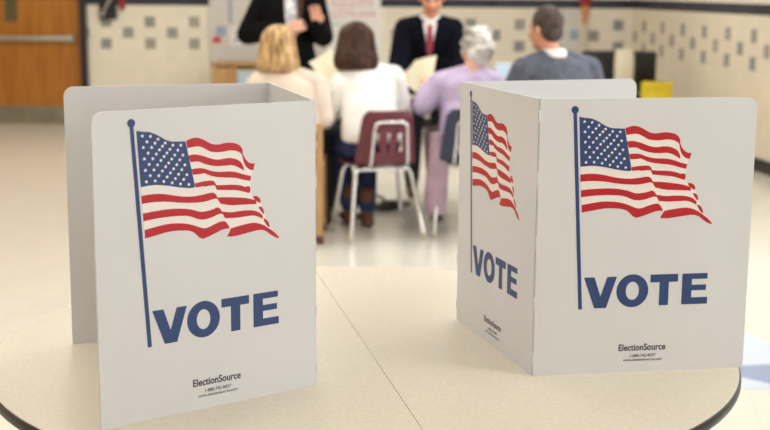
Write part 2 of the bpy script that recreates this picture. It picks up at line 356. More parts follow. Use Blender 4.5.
# floor: vinyl tiles with a line of blue accent tiles
def floor_mat():
    m = bpy.data.materials.new('vinyl floor tile'); m.use_nodes = True
    nt = m.node_tree; b = nt.nodes['Principled BSDF']; k = N(nt)
    tc = nt.nodes.new('ShaderNodeTexCoord'); mp = nt.nodes.new('ShaderNodeMapping')
    mp.inputs['Rotation'].default_value = (0,0,math.radians(9)); nt.links.new(tc.outputs['Object'], mp.inputs[0])
    sp = nt.nodes.new('ShaderNodeSeparateXYZ'); nt.links.new(mp.outputs[0], sp.inputs[0])
    t = .305
    gx = k.m('FLOORED_MODULO', sp.outputs[0], t); gy = k.m('FLOORED_MODULO', sp.outputs[1], t)
    grout = k.m('MAXIMUM', k.m('LESS_THAN', gx, .002), k.m('LESS_THAN', gy, .002))
    ix = k.m('FLOOR', k.m('DIVIDE', sp.outputs[0], t)); iy = k.m('FLOOR', k.m('DIVIDE', sp.outputs[1], t))
    cb = nt.nodes.new('ShaderNodeCombineXYZ'); nt.links.new(ix, cb.inputs[0]); nt.links.new(iy, cb.inputs[1])
    wn = nt.nodes.new('ShaderNodeTexWhiteNoise'); wn.noise_dimensions = '2D'; nt.links.new(cb.outputs[0], wn.inputs['Vector'])
    no = nt.nodes.new('ShaderNodeTexNoise'); no.inputs['Scale'].default_value = 14; no.inputs['Detail'].default_value = 5
    nt.links.new(mp.outputs[0], no.inputs['Vector'])
    c = k.mix(no.outputs['Fac'], lin((211,208,199)), lin((223,220,211)))
    c = k.mix(k.m('MULTIPLY', wn.outputs['Value'], .25), c, lin((204,203,196)))
    c = k.mix(k.m('MULTIPLY', grout, .3), c, lin((150,146,136)))
    par = k.m('FLOORED_MODULO', k.m('ADD', ix, iy), 2)
    col = k.m('MULTIPLY', k.m('GREATER_THAN', ix, FX0), k.m('LESS_THAN', ix, FX1))
    c = k.mix(k.m('MULTIPLY', col, k.m('LESS_THAN', par, .5)), c, lin((96,112,146)))
    nt.links.new(c, b.inputs['Base Color'])
    b.inputs['Roughness'].default_value = .22; b.inputs['Specular IOR Level'].default_value = .6
    bp = nt.nodes.new('ShaderNodeBump'); bp.inputs['Strength'].default_value = .05
    nt.links.new(no.outputs['Fac'], bp.inputs['Height']); nt.links.new(bp.outputs[0], b.inputs['Normal'])
    return m
FX0, FX1 = 100, 101
bm = NB(); add_box(bm, (0, (YB+YN)/2, -.05), (11, YB-YN+.3, .1)); struct(obj('floor', bm, floor_mat()))
bm = NB(); add_box(bm, (0, (YB+YN)/2, ZC+.05), (11, YB-YN+.3, .1)); struct(obj('ceiling', bm, M['ceiling']))
# ceiling lights: a lit troffer and the lamp it stands for
k = 0
LX = (-3.9, -1.3, 1.3)
for ix, x in enumerate(LX):
    for iy, y in enumerate((-1.0, 1.9, 4.8, 7.7, 10.6)):
        t = thing('ceiling_light', 'white recessed fluorescent ceiling light, one of the lit rows overhead', 'ceiling light', (x, y, ZC), 0, 'ceiling lights overhead')
        bm = NB()
        for sx, sy, a, b2 in ((0,.3,1.24,.03), (0,-.3,1.24,.03), (.61,0,.03,.6), (-.61,0,.03,.6)): add_box(bm, (sx, sy, -.012), (a, b2, .024))
        obj('housing', bm, M['lamp_metal'], t)
        bm = NB(); add_box(bm, (0,0,-.006), (1.19, .57, .008)); obj('diffuser', bm, M['diffuser'], t)
        l = bpy.data.lights.new('lamp', 'AREA'); l.shape = 'RECTANGLE'; l.size = 1.18; l.size_y = .56; l.energy = LE*(1.0 if y > 4 else .10)*(.7 if x < -3 else 1); l.color = (1, .90, .72) if x < -3 else (1, .98, .94)
        lo = bpy.data.objects.new('lamp', l); C.objects.link(lo); lo.location = (x, y, ZC-.03)
# door
d = thing('door_1', 'golden oak door with steel push bar and kick plate', 'door', ((DX0+DX1)/2, YB+.05, 0)); d['kind'] = 'structure'
def at_door(bm): bmesh.ops.translate(bm, verts=bm.verts, vec=(0,0,0))
hw = (DX1-DX0)/2
for s in (-1, 1):
    bm = NB(); add_box(bm, (s*hw/2, 0, DH/2+.005), (hw-.008, .045, DH-.01), None, .003); lf = obj('door_leaf', bm, M['wood_door'], d)
    bm = NB(); add_box(bm, (s*hw/2, -.027, .105), (hw-.06, .006, .18), None, .002); obj('kick_plate', bm, M['kick'], lf)
    bm = NB(); add_box(bm, (s*hw/2, -.075, .89), (hw-.14, .035, .055), None, .012)
    for e in (-1, 1): add_box(bm, (s*hw/2+e*(hw/2-.1), -.05, .89), (.06, .06, .07), None, .01)
    obj('push_bar', bm, M['steel'], lf, sm=True)
# the narrow wired-glass light of the right leaf
bm = NB(); add_box(bm, (hw/2-.245, -.026, 1.43), (.12, .008, .74), None, .002); obj('window_pane', bm, M['glass_dark'], d)
bm = NB()
for s in (-1, 1): add_box(bm, (s*(hw+.035), -.04, DH/2+.03), (.07, .14, DH+.06), None, .004)
add_box(bm, (0, -.04, DH+.035), (2*hw, .14, .07), None, .004); obj('door_frame', bm, M['frame_dark'], d)

# ------------------------------------------------------------------ the round table with the booths
TZ = .74; TC = Vector((-.0379, 2.4574, TZ)); TR = .7232
t = thing('round_table', 'large round cream laminate table with black edge carrying the voting booths', 'table', (TC.x, TC.y, 0))
seam = math.atan2(2.335-3.117, -.007+.166)      # direction of the joint between the two leaves
for s in (0, 1):
    bm = NB(); n = 72; a0 = seam+s*PI
    e = .0003/TR
    ring = [(math.cos(a0+e+(PI-2*e)*i/n)*(TR-.004), math.sin(a0+e+(PI-2*e)*i/n)*(TR-.004)) for i in range(n+1)]
    def fn(u, v, z): return Vector((u, v, z))
    add_prism(bm, ring, fn, TZ-.019, TZ)
    bmesh.ops.bevel(bm, geom=[e_ for e_ in bm.edges if all(v.co.z > TZ-.001 for v in e_.verts)], offset=.0006, segments=2, affect='EDGES')
    obj('tabletop_leaf', bm, M['laminate'], t)
bm = NB(); rows = []
prof = ((TR-.005, TZ-.0205), (TR-.001, TZ-.0195), (TR, TZ-.017), (TR, TZ-.006), (TR-.0015, TZ-.0025), (TR-.0042, TZ-.0015), (TR-.0045, TZ-.0205))
for i in range(144):
    a = 2*PI*i/144; rows.append([bm.verts.new((r*math.cos(a), r*math.sin(a), z)) for r, z in prof])
for i in range(144):
    A, B = rows[i], rows[(i+1) % 144]
    for j in range(len(prof)): bm.faces.new((A[j], B[j], B[(j+1) % len(prof)], A[(j+1) % len(prof)]))
obj('edge_band', bm, M['table_edge'], t, sm=True)
bm = NB()
for k in range(4):
    a = PI/4+k*PI/2
    add_box(bm, (math.cos(a)*.22, math.sin(a)*.22, TZ-.037), (.44, .04, .035), Matrix.Rotation(a, 3, 'Z'), .004)
obj('support_frame', bm, M['metal_dark'], t)
for k in range(4):
    a = PI/4+k*PI/2; bm = NB(); c, s_ = math.cos(a), math.sin(a)
    add_tube(bm, [(c*.42, s_*.42, TZ-.03), (c*.42, s_*.42, .35), (c*.5, s_*.5, .012)], .016, 10, .05)
    lg = obj('leg', bm, M['chrome'], t, sm=True)
    bm = NB(); add_cap(bm, (c*.5, s_*.5, .012), (c*.5, s_*.5, .02), .012, .024); obj('foot_glide', bm, M['black_plastic'], lg, sm=True)

# ------------------------------------------------------------------ voting booths
def resample(pl, n):
    P = [Vector(p) for p in pl]; L = [0]
    for a, b in zip(P, P[1:]): L.append(L[-1]+(b-a).length)
    out = []
    for i in range(n):
        s = L[-1]*i/(n-1); j = 0
        while j < len(L)-2 and L[j+1] < s: j += 1
        f = (s-L[j])/max(1e-9, L[j+1]-L[j]); out.append(P[j].lerp(P[j+1], f))
    return out
def smooth_line(pl):      # one Chaikin pass so printed waves have no corners
    P = [Vector(p) for p in pl]; o = [P[0]]
    for a, b in zip(P, P[1:]): o += [a.lerp(b, .25), a.lerp(b, .75)]
    o.append(P[-1]); return o
TH = .004
def booth_panel(name, root, p0, p1, wid, hin0, hin1, printed=True, maker=True):
    """p0 left, p1 right seen from outside; hin: that edge is a fold (slots and bridges), else a free edge with rounded top corner"""
    p0, p1 = Vector((*p0, 0)), Vector((*p1, 0)); d = (p1-p0).normalized(); w = (p1-p0).length
    n = Vector((d.y, -d.x, 0)); o = root.location
    H = .508; R = .019
    def fn(u, v, t): return p0+d*u+Vector((0,0,TZ+v))+n*t-o
    br = [.477, .365, .25, .137, .033]
    def fold(sgn, x):      # bottom -> top
        pts = [(x-sgn*-.0012*0, 0)]
        pts = [(x+sgn*.0024, 0.0)]
        for b in sorted(br):
            pts += [(x+sgn*.0024, b-.013), (x-sgn*.0012, b-.008), (x-sgn*.0012, b+.008), (x+sgn*.0024, b+.013)]
        pts.append((x+sgn*.0024, H)); return pts
    def corner(cx, cy, a0, a1): return [(cx+R*math.cos(a0+(a1-a0)*i/8), cy+R*math.sin(a0+(a1-a0)*i/8)) for i in range(9)]
    right = fold(-1, w) if hin1 else [(w, 0)]+corner(w-R, H-R, 0, PI/2)
    left = fold(1, 0)[::-1] if hin0 else corner(R, H-R, PI/2, PI)+[(0, 0)]
    bm = NB(); add_prism(bm, right+left, fn, -TH, 0)
    pan = obj(name, bm, M['plastic_white'], root)
    if not printed: return pan
    sx = w/.410
    def pr(bm, poly, t, mi):
        f = bm.faces.new([bm.verts.new(fn(x*sx/1000, y/1000, t)) for x, y in poly]); f.material_index = mi; return f
    bm = NB()
    pr(bm, PRINT['flag_white'], .00012, 2)
    for top, bot in PRINT['stripes']:
        k = 28; A = resample(smooth_line(top), k); B = resample(smooth_line(bot), k)
        va = [bm.verts.new(fn(p.x*sx/1000, (p.y+.8)/1000, .0003)) for p in A]; vb = [bm.verts.new(fn(p.x*sx/1000, (p.y-.8)/1000, .0003)) for p in B]
        for i in range(k-1): bm.faces.new((vb[i], vb[i+1], va[i+1], va[i])).material_index = 1
    ct, cb_ = PRINT['canton']; k = 20; A = resample(ct, k); B = resample(cb_, k)
    va = [bm.verts.new(fn(p.x*sx/1000, p.y/1000, .0004)) for p in A]; vb = [bm.verts.new(fn(p.x*sx/1000, p.y/1000, .0004)) for p in B]
    for i in range(k-1): bm.faces.new((vb[i], vb[i+1], va[i+1], va[i])).material_index = 0
    def can(s, t):
        f = s*(k-1); j = min(int(f), k-2); f -= j
        return A[j].lerp(A[j+1], f).lerp(B[j].lerp(B[j+1], f), t)
    for r in range(9):
        m_ = 6 if r % 2 == 0 else 5
        for q in range(m_):
            s = (q+.5)/6 if r % 2 == 0 else (q+1)/6
            c = can(s*.94+.03, (r+.75)/9.5); pts = []
            for i in range(10):
                rr = 3.3 if i % 2 == 0 else 1.6; a = PI/2+i*PI/5; pts.append((c.x+rr*math.cos(a), c.y+rr*math.sin(a)))
            pr(bm, pts, .0006, 2)
    # mast and ball
    pr(bm, [(62.6,487), (84.4,122.6), (91.6,122.6), (69.3,487)], .0003, 0)
    pr(bm, [(65.8+6.8*math.cos(2*PI*i/24), 488+6.8*math.sin(2*PI*i/24)) for i in range(24)], .0005, 0)
    for f in bm.faces:
        f.normal_update()
        if f.normal.dot(n) < 0: f.normal_flip()
    me = bpy.data.meshes.new('flag_print'); bm.to_mesh(me); bm.free()
    fl = link('flag_print', me, pan, [M['print_blue'], M['print_red'], M['print_white']]); fl['label'] = 'printed red, white and blue waving flag on a blue mast'
    bm = NB()
    V = [(93.5,182),(113.5,182),(125.7,146),(137.5,182),(156,182),(137.2,123.8),(114.6,123.8)]
    T = [(220.4,184),(273.8,184),(273.8,169.2),(256.4,169.2),(256.4,125.4),(238.4,125.4),(238.4,169.2),(220.4,169.2)]
    E_ = [(282,184),(331,184),(331,173.3),(301,173.3),(301,162.4),(329,162.4),(329,151.8),(301,151.8),(301,138.6),(332.5,138.6),(332.5,125.6),(282,125.6)]
    for P in (V, T, E_): pr(bm, P, .0003, 0)
    no = 40
    ro = [bm.verts.new(fn((186.5+30.6*math.cos(2*PI*i/no))*sx/1000, (154.6+31*math.sin(2*PI*i/no))/1000, .0003)) for i in range(no)]
    ri = [bm.verts.new(fn((186.5+12.6*math.cos(2*PI*i/no))*sx/1000, (154.6+17*math.sin(2*PI*i/no))/1000, .0003)) for i in range(no)]
    for i in range(no): bm.faces.new((ro[i], ro[(i+1) % no], ri[(i+1) % no], ri[i]))
    for f in bm.faces:
        f.normal_update()
        if f.normal.dot(n) < 0: f.normal_flip()
    me = bpy.data.meshes.new('vote_lettering'); bm.to_mesh(me); bm.free()
    lt = link('vote_lettering', me, pan, [M['print_blue']]); lt['label'] = 'bold blue capitals reading VOTE'
    if maker:
        verts = []; faces = []
        for txt, cx, base, width, bold in (('ElectionSource', 210, 41, 91, .022), ('1-888-742-8037', 212, 28.2, 50, .012), ('www.electionsource.com', 211.5, 20.8, 75, .01)):
            cu = bpy.data.curves.new('t', 'FONT'); cu.body = txt; cu.size = 1; cu.offset = bold; cu.align_x = 'CENTER'
            ob = bpy.data.objects.new('t', cu); C.objects.link(ob)
            dg = bpy.context.evaluated_depsgraph_get(); dg.update()
            me = bpy.data.meshes.new_from_object(ob.evaluated_get(dg))
            xs = [v.co.x for v in me.vertices]; sc_ = width/(max(xs)-min(xs)); mid = (max(xs)+min(xs))/2
            k0 = len(verts)
            verts += [fn((cx+(v.co.x-mid)*sc_)*sx/1000, (base+v.co.y*sc_*(1.15 if bold > .02 else 1))/1000, .0003) for v in me.vertices]
            faces += [[k0+i for i in p.vertices] for p in me.polygons]
            bpy.data.objects.remove(ob); bpy.data.curves.remove(cu); bpy.data.meshes.remove(me)
        me = bpy.data.meshes.new('maker_lettering'); me.from_pydata(verts, [], faces)
        ml = link('maker_lettering', me, pan, [M['print_dark']]); ml['label'] = 'small dark lines of maker and telephone lettering'
    return pan
def v2(x, y): return (x, y)
A_, F_, B_, C_ = (.1541,2.6562), (.2709,2.2538), (.6756,2.3206), (.5436,2.7851)
b = thing('voting_booth', 'right white folding VOTE booth with two printed faces turned to the front', 'voting booth', (.3, 2.45, TZ))
booth_panel('front_panel', b, F_, B_, .41, True, False)
booth_panel('middle_panel', b, A_, F_, .41, True, True)
booth_panel('back_panel', b, C_, A_, .41, False, True, printed=False)
G_, M_, D_, E_ = (-.1203,2.192), (-.235,2.595), (-.4506,1.9488), (-.6171,2.4455)
b = thing('voting_booth', 'left white folding VOTE booth opening to the left, beige inside showing behind', 'voting booth', (-.3, 2.25, TZ))
booth_panel('front_panel', b, D_, G_, .41, False, True)
booth_panel('middle_panel', b, G_, M_, .41, True, True)
booth_panel('back_panel', b, M_, E_, .41, True, False, printed=False)
# ------------------------------------------------------------------ seating
from mathutils.bvhtree import BVHTree
def shell(name, m, parent, fn, nu, nv, th, skip=()):
    """curved moulded shell fn(s,t) s in -1..1, t in 0..1, with real thickness; cells in skip are openings"""
    bm = NB(); g = [[bm.verts.new(fn(-1+2*i/nu, j/nv)) for i in range(nu+1)] for j in range(nv+1)]
    for j in range(nv):
        for i in range(nu):
            if (i, j) in skip: continue
            bm.faces.new((g[j][i], g[j][i+1], g[j+1][i+1], g[j+1][i]))
    bmesh.ops.delete(bm, geom=[v for v in bm.verts if not v.link_faces], context='VERTS')
    bmesh.ops.recalc_face_normals(bm, faces=bm.faces)
    bmesh.ops.solidify(bm, geom=bm.faces[:], thickness=th)
    return obj(name, bm, m, parent, sm=True)
def school_chair(label, m, loc, rz):
    t = thing('school_chair', label, 'chair', loc, rz, 'school chairs along the meeting table')
    def seat(s, v):
        y = -.19+.40*v; wx = .185+.02*v-.02*abs(2*v-1)**4
        z = .432+.012*s*s-.010*math.sin(v*PI)-(.03*max(0, v-.8)**2/.04 if v > .8 else 0)+(.03*max(0, .15-v)/.15 if v < .15 else 0)
        return Vector((s*wx, y, z))
    shell('seat', m, t, seat, 14, 12, .009)
    def back(s, v):
        wx = .183-.035*v
        wx -= .03*max(0, (v-.8)/.2)**2.5
        z = .445+.305*v
        return Vector((s*wx, -.175-.055*v-.045*(1-s*s)+.012, z))
    nu, nv = 21, 14
    skip = {(i, j) for j in range(3, 8) for i in (5,6, 10, 14,15)} | {(i, 3) for i in (7, 13)}
    shell('backrest', m, t, back, nu, nv, .008, skip)
    bm = NB(); add_tube(bm, [(-.11,-.12,.415), (-.11,-.25,.43), (-.095,-.285,.69), (.095,-.285,.69), (.11,-.25,.43), (.11,-.12,.415)], .0085, 10, .045)
    obj('back_frame', bm, M['chrome'], t, sm=True)
    bm = NB()
    for s in (-1, 1): add_tube(bm, [(s*.12,-.14,.405), (s*.12,.16,.405)], .010, 10)
    add_tube(bm, [(-.155,-.12,.402), (.155,-.12,.402)], .0125, 10)
    add_tube(bm, [(-.155,.13,.402), (.155,.13,.402)], .0125, 10)
    obj('seat_frame', bm, M['chrome'], t, sm=True)
    for sx in (-1, 1):
        for yt, yf in ((-.12,-.225), (.13,.20)):
            bm = NB(); add_tube(bm, [(sx*.12,yt,.402), (sx*.165,yt,.40), (sx*.218,yf,.014)], .0125, 10, .05)
            lg = obj('leg', bm, M['chrome'], t, sm=True)
            bm = NB(); add_cap(bm, (sx*.218,yf,.014), (sx*.217,yf,.03), .0135, .015); obj('foot_cap', bm, M['beige_plastic'], lg, sm=True)
    return t
A17 = math.radians(17)
school_chair('maroon plastic school chair with chrome legs under the woman in the white sweater', M['maroon'], (-.05, 7.435, 0), A17)
school_chair('navy plastic school chair with chrome legs under the woman in lavender', M['navy_plastic'], (.47, 7.58, 0), math.radians(8))
school_chair('plastic school chair under the man in the grey cardigan, behind the right booth', M['maroon'], (1.0, 7.22, 0), math.radians(20))
t = thing('wooden_chair', 'tan wooden chair with square legs under the blonde woman, behind the left booth', 'chair', (-.565, 7.31, 0))
bm = NB(); add_box(bm, (0, 0, .43), (.42, .42, .03), None, .008); obj('seat', bm, M['wood_tan'], t)
for sx in (-1, 1):
    for sy in (-1, 1):
        bm = NB(); h = .64 if sy < 0 else .415
        add_box(bm, (sx*.195, sy*.195, h/2+.045), (.036, .036, h-.09+.09), None, .004)
        bmesh.ops.translate(bm, verts=bm.verts, vec=(0,0,-.001))
        lg = obj('back_post' if sy < 0 else 'leg', bm, M['wood_tan'], t)
        bm = NB(); add_box(bm, (sx*.195, sy*.195, .023), (.046, .046, .046), None, .006); obj('foot', bm, M['leather_brown'], lg)
bm = NB()
for z in (.52, .61): add_box(bm, (0, -.195, z), (.37, .018, .05), None, .004)
obj('back_slats', bm, M['wood_tan'], t)
for s in (-1, 1):
    bm = NB(); add_box(bm, (s*.195, 0, .2), (.018, .36, .025), None, .003); obj('stretcher', bm, M['wood_tan'], t)

# the long table they sit at
t = thing('meeting_table', 'long cream-topped folding table the seated people work at', 'table', (.1, 8.08, 0))
bm = NB(); add_box(bm, (0, 0, .728), (2.9, .66, .024), None, .003); obj('tabletop', bm, M['laminate'], t)
bm = NB()
for sy in (-1, 1): add_box(bm, (0, sy*.332, .726), (2.9, .008, .032), None, .002)
for sx in (-1, 1): add_box(bm, (sx*1.452, 0, .726), (.008, .67, .032), None, .002)
obj('edge_band', bm, M['wood_tan'], t)
for sx in (-1, 1):
    for sy in (-1, 1):
        bm = NB(); add_tube(bm, [(sx*1.2, sy*.1, .70), (sx*1.2, sy*.27, .66), (sx*1.2, sy*.29, .012)], .014, 10, .05); obj('leg', bm, M['steel'], t, sm=True)
    bm = NB(); add_tube(bm, [(sx*1.2, -.29, .12), (sx*1.2, .29, .12)], .010, 8); obj('crossbar', bm, M['steel'], t, sm=True)

# ------------------------------------------------------------------ people
def sub(bm, fill, mx):
    b2 = bmesh.new(); fill(b2); bmesh.ops.transform(b2, matrix=mx, verts=b2.verts)
    me = bpy.data.meshes.new('s'); b2.to_mesh(me); b2.free(); bm.from_mesh(me); bpy.data.meshes.remove(me)
def add_hand(bm, w, d, n, side, curl=.5):
    w, d, n = Vector(w), Vector(d).normalized(), Vector(n).normalized()
    n = (n-d*n.dot(d)).normalized(); l = d.cross(n)*side      # l points to the thumb side
    for k in (-1, -.33, .33, 1): add_cap(bm, w+l*k*.014, w+d*.078+l*k*.030, .0135, .0115)
    for k, L in ((1, .070), (.36, .078), (-.36, .073), (-1, .056)):
        b = w+d*.080+l*k*.0305; dd = d.copy(); r = .0092
        for j, f in enumerate((.45, .32, .26)):
            a = curl*(.45+.35*j); dd = (dd*math.cos(a)+n*math.sin(a)).normalized()
            e = b+(dd+l*k*.06).normalized()*L*f; add_cap(bm, b, e, r, r*.92, 10); b = e; r *= .92
    b = w+d*.022+l*.020+n*.004; m_ = b+(d*.55+l*.75+n*.25).normalized()*.036; e = m_+(d*.9+l*.25+n*.3).normalized()*.030
    add_cap(bm, b, m_, .0145, .011); add_cap(bm, m_, e, .011, .0095)
def head_mx(J): return Matrix.Translation(J['head']) @ Euler((J.get('pitch', 0), J.get('tilt', 0), J.get('yaw', 0)), 'XYZ').to_matrix().to_4x4()
def head_fill(b):
    add_ell(b, (0,-.012,.035), (.075,.094,.092)); add_ell(b, (0,.022,-.025), (.061,.070,.088))
    add_ell(b, (0,.055,-.088), (.030,.030,.026)); add_ell(b, (0,.066,.028), (.052,.026,.016))
    for s in (-1, 1):
        add_ell(b, (s*.077,-.008,-.005), (.010,.020,.031)); add_ell(b, (s*.040,.062,-.025), (.022,.024,.022))
        add_ell(b, (s*.030,.080,.010), (.0125,.010,.009)); add_cap(b, (s*.009,.096,-.030), (s*.012,.094,-.030), .009, .009)
    add_cap(b, (0,.088,.010), (0,.106,-.028), .008, .0115)
    add_cap(b, (-.018,.086,-.058), (.018,.086,-.058), .0085, .0085)
def spine(J, infl=0, low=True, wf=1.0):
    w = J.get('w', 1)*wf; pts = [J['pelvis'], J['waist'], J['chest'], J['upper'], J['neck']]
    rr = [(.165, .120), (.140, .105), (.158, .118), (.165, .100), (.075, .070)]
    R = []
    X = Vector((1,0,0)).lerp(J['acr'], .6).normalized() if 'acr' in J else Vector((1,0,0))
    for i, (p, (a, b_)) in enumerate(zip(pts, rr)):
        p = Vector(p); q = Vector(pts[min(i+1, 4)])-Vector(pts[max(i-1, 0)]); q.normalize()
        Y = q.cross(X).normalized()
        R.append((p, a*w+infl, b_*w+infl, X, Y))
    b0 = R[0]; tdir = (Vector(pts[1])-Vector(pts[0])).normalized()
    R.insert(0, (b0[0]-tdir*(.09 if low else .05), b0[1]*.86, b0[2]*.86, b0[3], b0[4]))
    return R
def densify(R, k=3):
    R = [(Vector(q[0]),)+tuple(q[1:]) for q in R]
    out = []
    n = len(R)
    def cr(a, b, c, d, t): return .5*((2*b)+(-a+c)*t+(2*a-5*b+4*c-d)*t*t+(-a+3*b-3*c+d)*t**3)
    for i in range(n-1):
        q = [R[max(0, i-1)], R[i], R[i+1], R[min(n-1, i+2)]]
        for j in range(k):
            t = j/k
            out.append(tuple(cr(q[0][m], q[1][m], q[2][m], q[3][m], t) for m in range(3))+(R[i][3], R[i][4].lerp(R[i+1][4], t).normalized()))
    out.append(R[-1]); return out
def V3(p): return Vector(p)
def body_fill(J):
    def f(bm):
        add_loft(bm, densify([(Vector(a), b, c, d, e) for a, b, c, d, e in spine(J)]), 24)
        nk = V3(J['neck']); hd = V3(J['head'])
        add_cap(bm, nk-Vector((0,0,.02)), hd+Vector((0,-.012,-.03)), .058, .052)
        sub(bm, head_fill, head_mx(J))
        for s, k in ((-1, 'L'), (1, 'R')):
            sh, el, wr = V3(J['sh'+k]), V3(J['el'+k]), V3(J['wr'+k])
            add_cap(bm, nk+Vector((s*.03,0,-.015)), sh, .052, .05); add_cap(bm, V3(J['upper']), sh, .07, .048)
            add_cap(bm, sh, el, .048, .039); add_cap(bm, el, wr, .039, .025)
            hd_ = J.get('hd'+k) or (wr-el); add_hand(bm, wr, hd_, J.get('hn'+k, (0,0,-1)), (1 if k == 'L' else -1)*J.get('thumb'+k, 1), J.get('curl', .5))
            hp, kn, an = V3(J['hip'+k]), V3(J['kn'+k]), V3(J['an'+k])
            add_cap(bm, hp, kn, .083, .056); add_cap(bm, kn, an, .054, .036)
            td = Vector(J.get('toe', (0,1,0))); td.normalize(); add_cap(bm, an+Vector((0,0,-.045)), an+td*.15+Vector((0,0,-.052)), .034, .026)
    return f
def person(label, loc, rz, J, skin, hair, hair_fill, clothes, hair_face=None):
    p = thing('person', label, 'person', loc, rz)
    hm = head_mx(J); inv = hm.inverted()
    def face(c):
        q = inv @ c
        if q.y > .07 and any((q-Vector((s*.030,.088,.010))).length < .0115 for s in (-1, 1)): return 1
        if q.y > .08 and abs(q.x) < .025 and abs(q.z+.058) < .006: return 2
        return 0
    blob('body', [skin, M['eye'], M['lip']], p, body_fill(J), .0058, 5, face)
    if hair_fill:
        hf = None
        if hair_face: hf = lambda c: hair_face(inv @ c)
        blob('hair', hair if isinstance(hair, list) else [hair], p, lambda bm: sub(bm, hair_fill, hm), .0062, 3, hf)
    for name, m, fill, vox in clothes: blob(name, m, p, fill, vox, 4)
    return p
def top_fill(J, infl=.02, sl=.016, hem=None, extra=None, cuff=.97):
    def f(bm):
        R = [(Vector(a), b, c, d, e) for a, b, c, d, e in spine(J, infl)]
        if 'low' in J: R = R[2:]
        R = R[:-1]+[(R[-1][0]-Vector((0,0,.012)), R[-1][1], R[-1][2], R[-1][3], R[-1][4])]
        add_loft(bm, densify(R), 24)
        if hem:
            h = hem[-1]; add_loft(bm, densify(zl(list(hem)+[(h[0], h[1]+.015, h[2]+.07, h[3]*.93, h[4]*.9), (h[0], h[1]+.03, h[2]+.14, h[3]*.7, h[4]*.6)])), 24)
        nk = V3(J['neck'])
        for s, k in ((-1, 'L'), (1, 'R')):
            sh, el, wr = V3(J['sh'+k]), V3(J['el'+k]), V3(J['wr'+k])
            add_cap(bm, nk+Vector((s*.035,0,-.03)), sh, .052+sl, .052+sl); add_cap(bm, V3(J['upper']), sh, .085, .05+sl)
            add_cap(bm, sh, el, .054+sl, .044+sl); add_cap(bm, el, el.lerp(wr, cuff-.06), .044+sl, .034+sl*.8)
            d = (wr-el).normalized(); e = el.lerp(wr, cuff)
            add_cap(bm, el.lerp(wr, .8), e-d*.02, .036+sl*.8, .036+sl*.6)
        if extra: extra(bm)
    return f
def trouser_fill(J, infl=.014, ankle=.05):
    def f(bm):
        R = [(Vector(a), b, c, d, e) for a, b, c, d, e in spine(J, infl-.004)][:3]
        add_loft(bm, densify(R), 24)
        for k in 'LR':
            hp, kn, an = V3(J['hip'+k]), V3(J['kn'+k]), V3(J['an'+k])
            add_cap(bm, hp, kn, .086+infl, .060+infl); add_cap(bm, kn, an+Vector((0,0,.04)), .060+infl, ankle+.004)
    return f
def shoe_parts(J, m, boot=False):
    out = []
    td = Vector(J.get('toe', (0,1,0))).normalized()
    for k in 'LR':
        an = V3(J['an'+k])
        def f(bm, an=an):
            g = an.copy(); g.z = .036
            add_cap(bm, g-td*.045, g+td*.15, .036, .028); add_cap(bm, g-td*.01, g+td*.06, .042, .034)
            add_cap(bm, g, an+Vector((0,0,.12 if boot else .0)), .040, .046)
            for v in bm.verts: v.co.z = max(v.co.z, .003)
        out.append(('boot' if boot else 'shoe', m, f, .006))
    return out
def seated(dz=0, lean=.05, sw=.18, w=1, hx=0):
    J = dict(pelvis=(0,0,.535), waist=(0,.02+lean*.3,.665+dz*.4), chest=(0,.04+lean*.7,.80+dz*.7), upper=(0,.045+lean,.905+dz), neck=(hx*.4,.055+lean,.975+dz),
             head=(hx,.085+lean*1.1,1.105+dz), w=w)
    for s, k in ((-1, 'L'), (1, 'R')):
        J['sh'+k] = (s*sw, .04+lean, .905+dz); J['hip'+k] = (s*.085, .03, .525); J['kn'+k] = (s*.11, .43, .515); J['an'+k] = (s*.11, .36, .085)
    return J
def bob_fill(wide=1.0, low=-.13, back=.09):
    def f(b):
        add_loft(b, densify(zl([(0,-.02,.142,.025,.03), (0,-.022,.125,.062,.068), (0,-.024,.085,.088*wide,.095), (0,-.030,.03,.098*wide,.098),
                   (0,-.036,-.03,.108*wide,.092), (0,-.040,-.085,.118*wide,back), (0,-.042,low,.108*wide,back*.9), (0,-.042,low-.015,.07*wide,.05)])), 28)
    return f

# woman in the white sweater
J = seated(-.012, .09, .16, .95, -.055)
J.update(elL=(-.235,.20,.67), wrL=(-.19,.40,.82), hdL=(.12,1,.35), hnL=(1,0,.2), elR=(.245,.19,.68), wrR=(.14,.39,.765), hdR=(-.3,1,-.1), pitch=-.2,
         shL=(-.145,.13,.865), shR=(.165,.13,.905), tilt=.10, anL=(-.06,.28,.085), anR=(.03,.20,.085), knR=(.09,.42,.515), low=False)
person('person with a brown bob in a white sweater, seated with back to the camera', (-.08,7.46,0), A17, J, M['skin'], M['hair_brown'], bob_fill(1.16, -.145, .10),
       [('sweater', M['sweater_white'], top_fill(J, .026, .024, hem=[(0,0,.545,.17,.135), (0,.005,.57,.182,.145), (0,.02,.64,.178,.14), (0,.04,.72,.165,.13)]), .008),
        ('jeans', M['denim'], trouser_fill(J), .008)]+shoe_parts(J, M['leather_brown'], True))
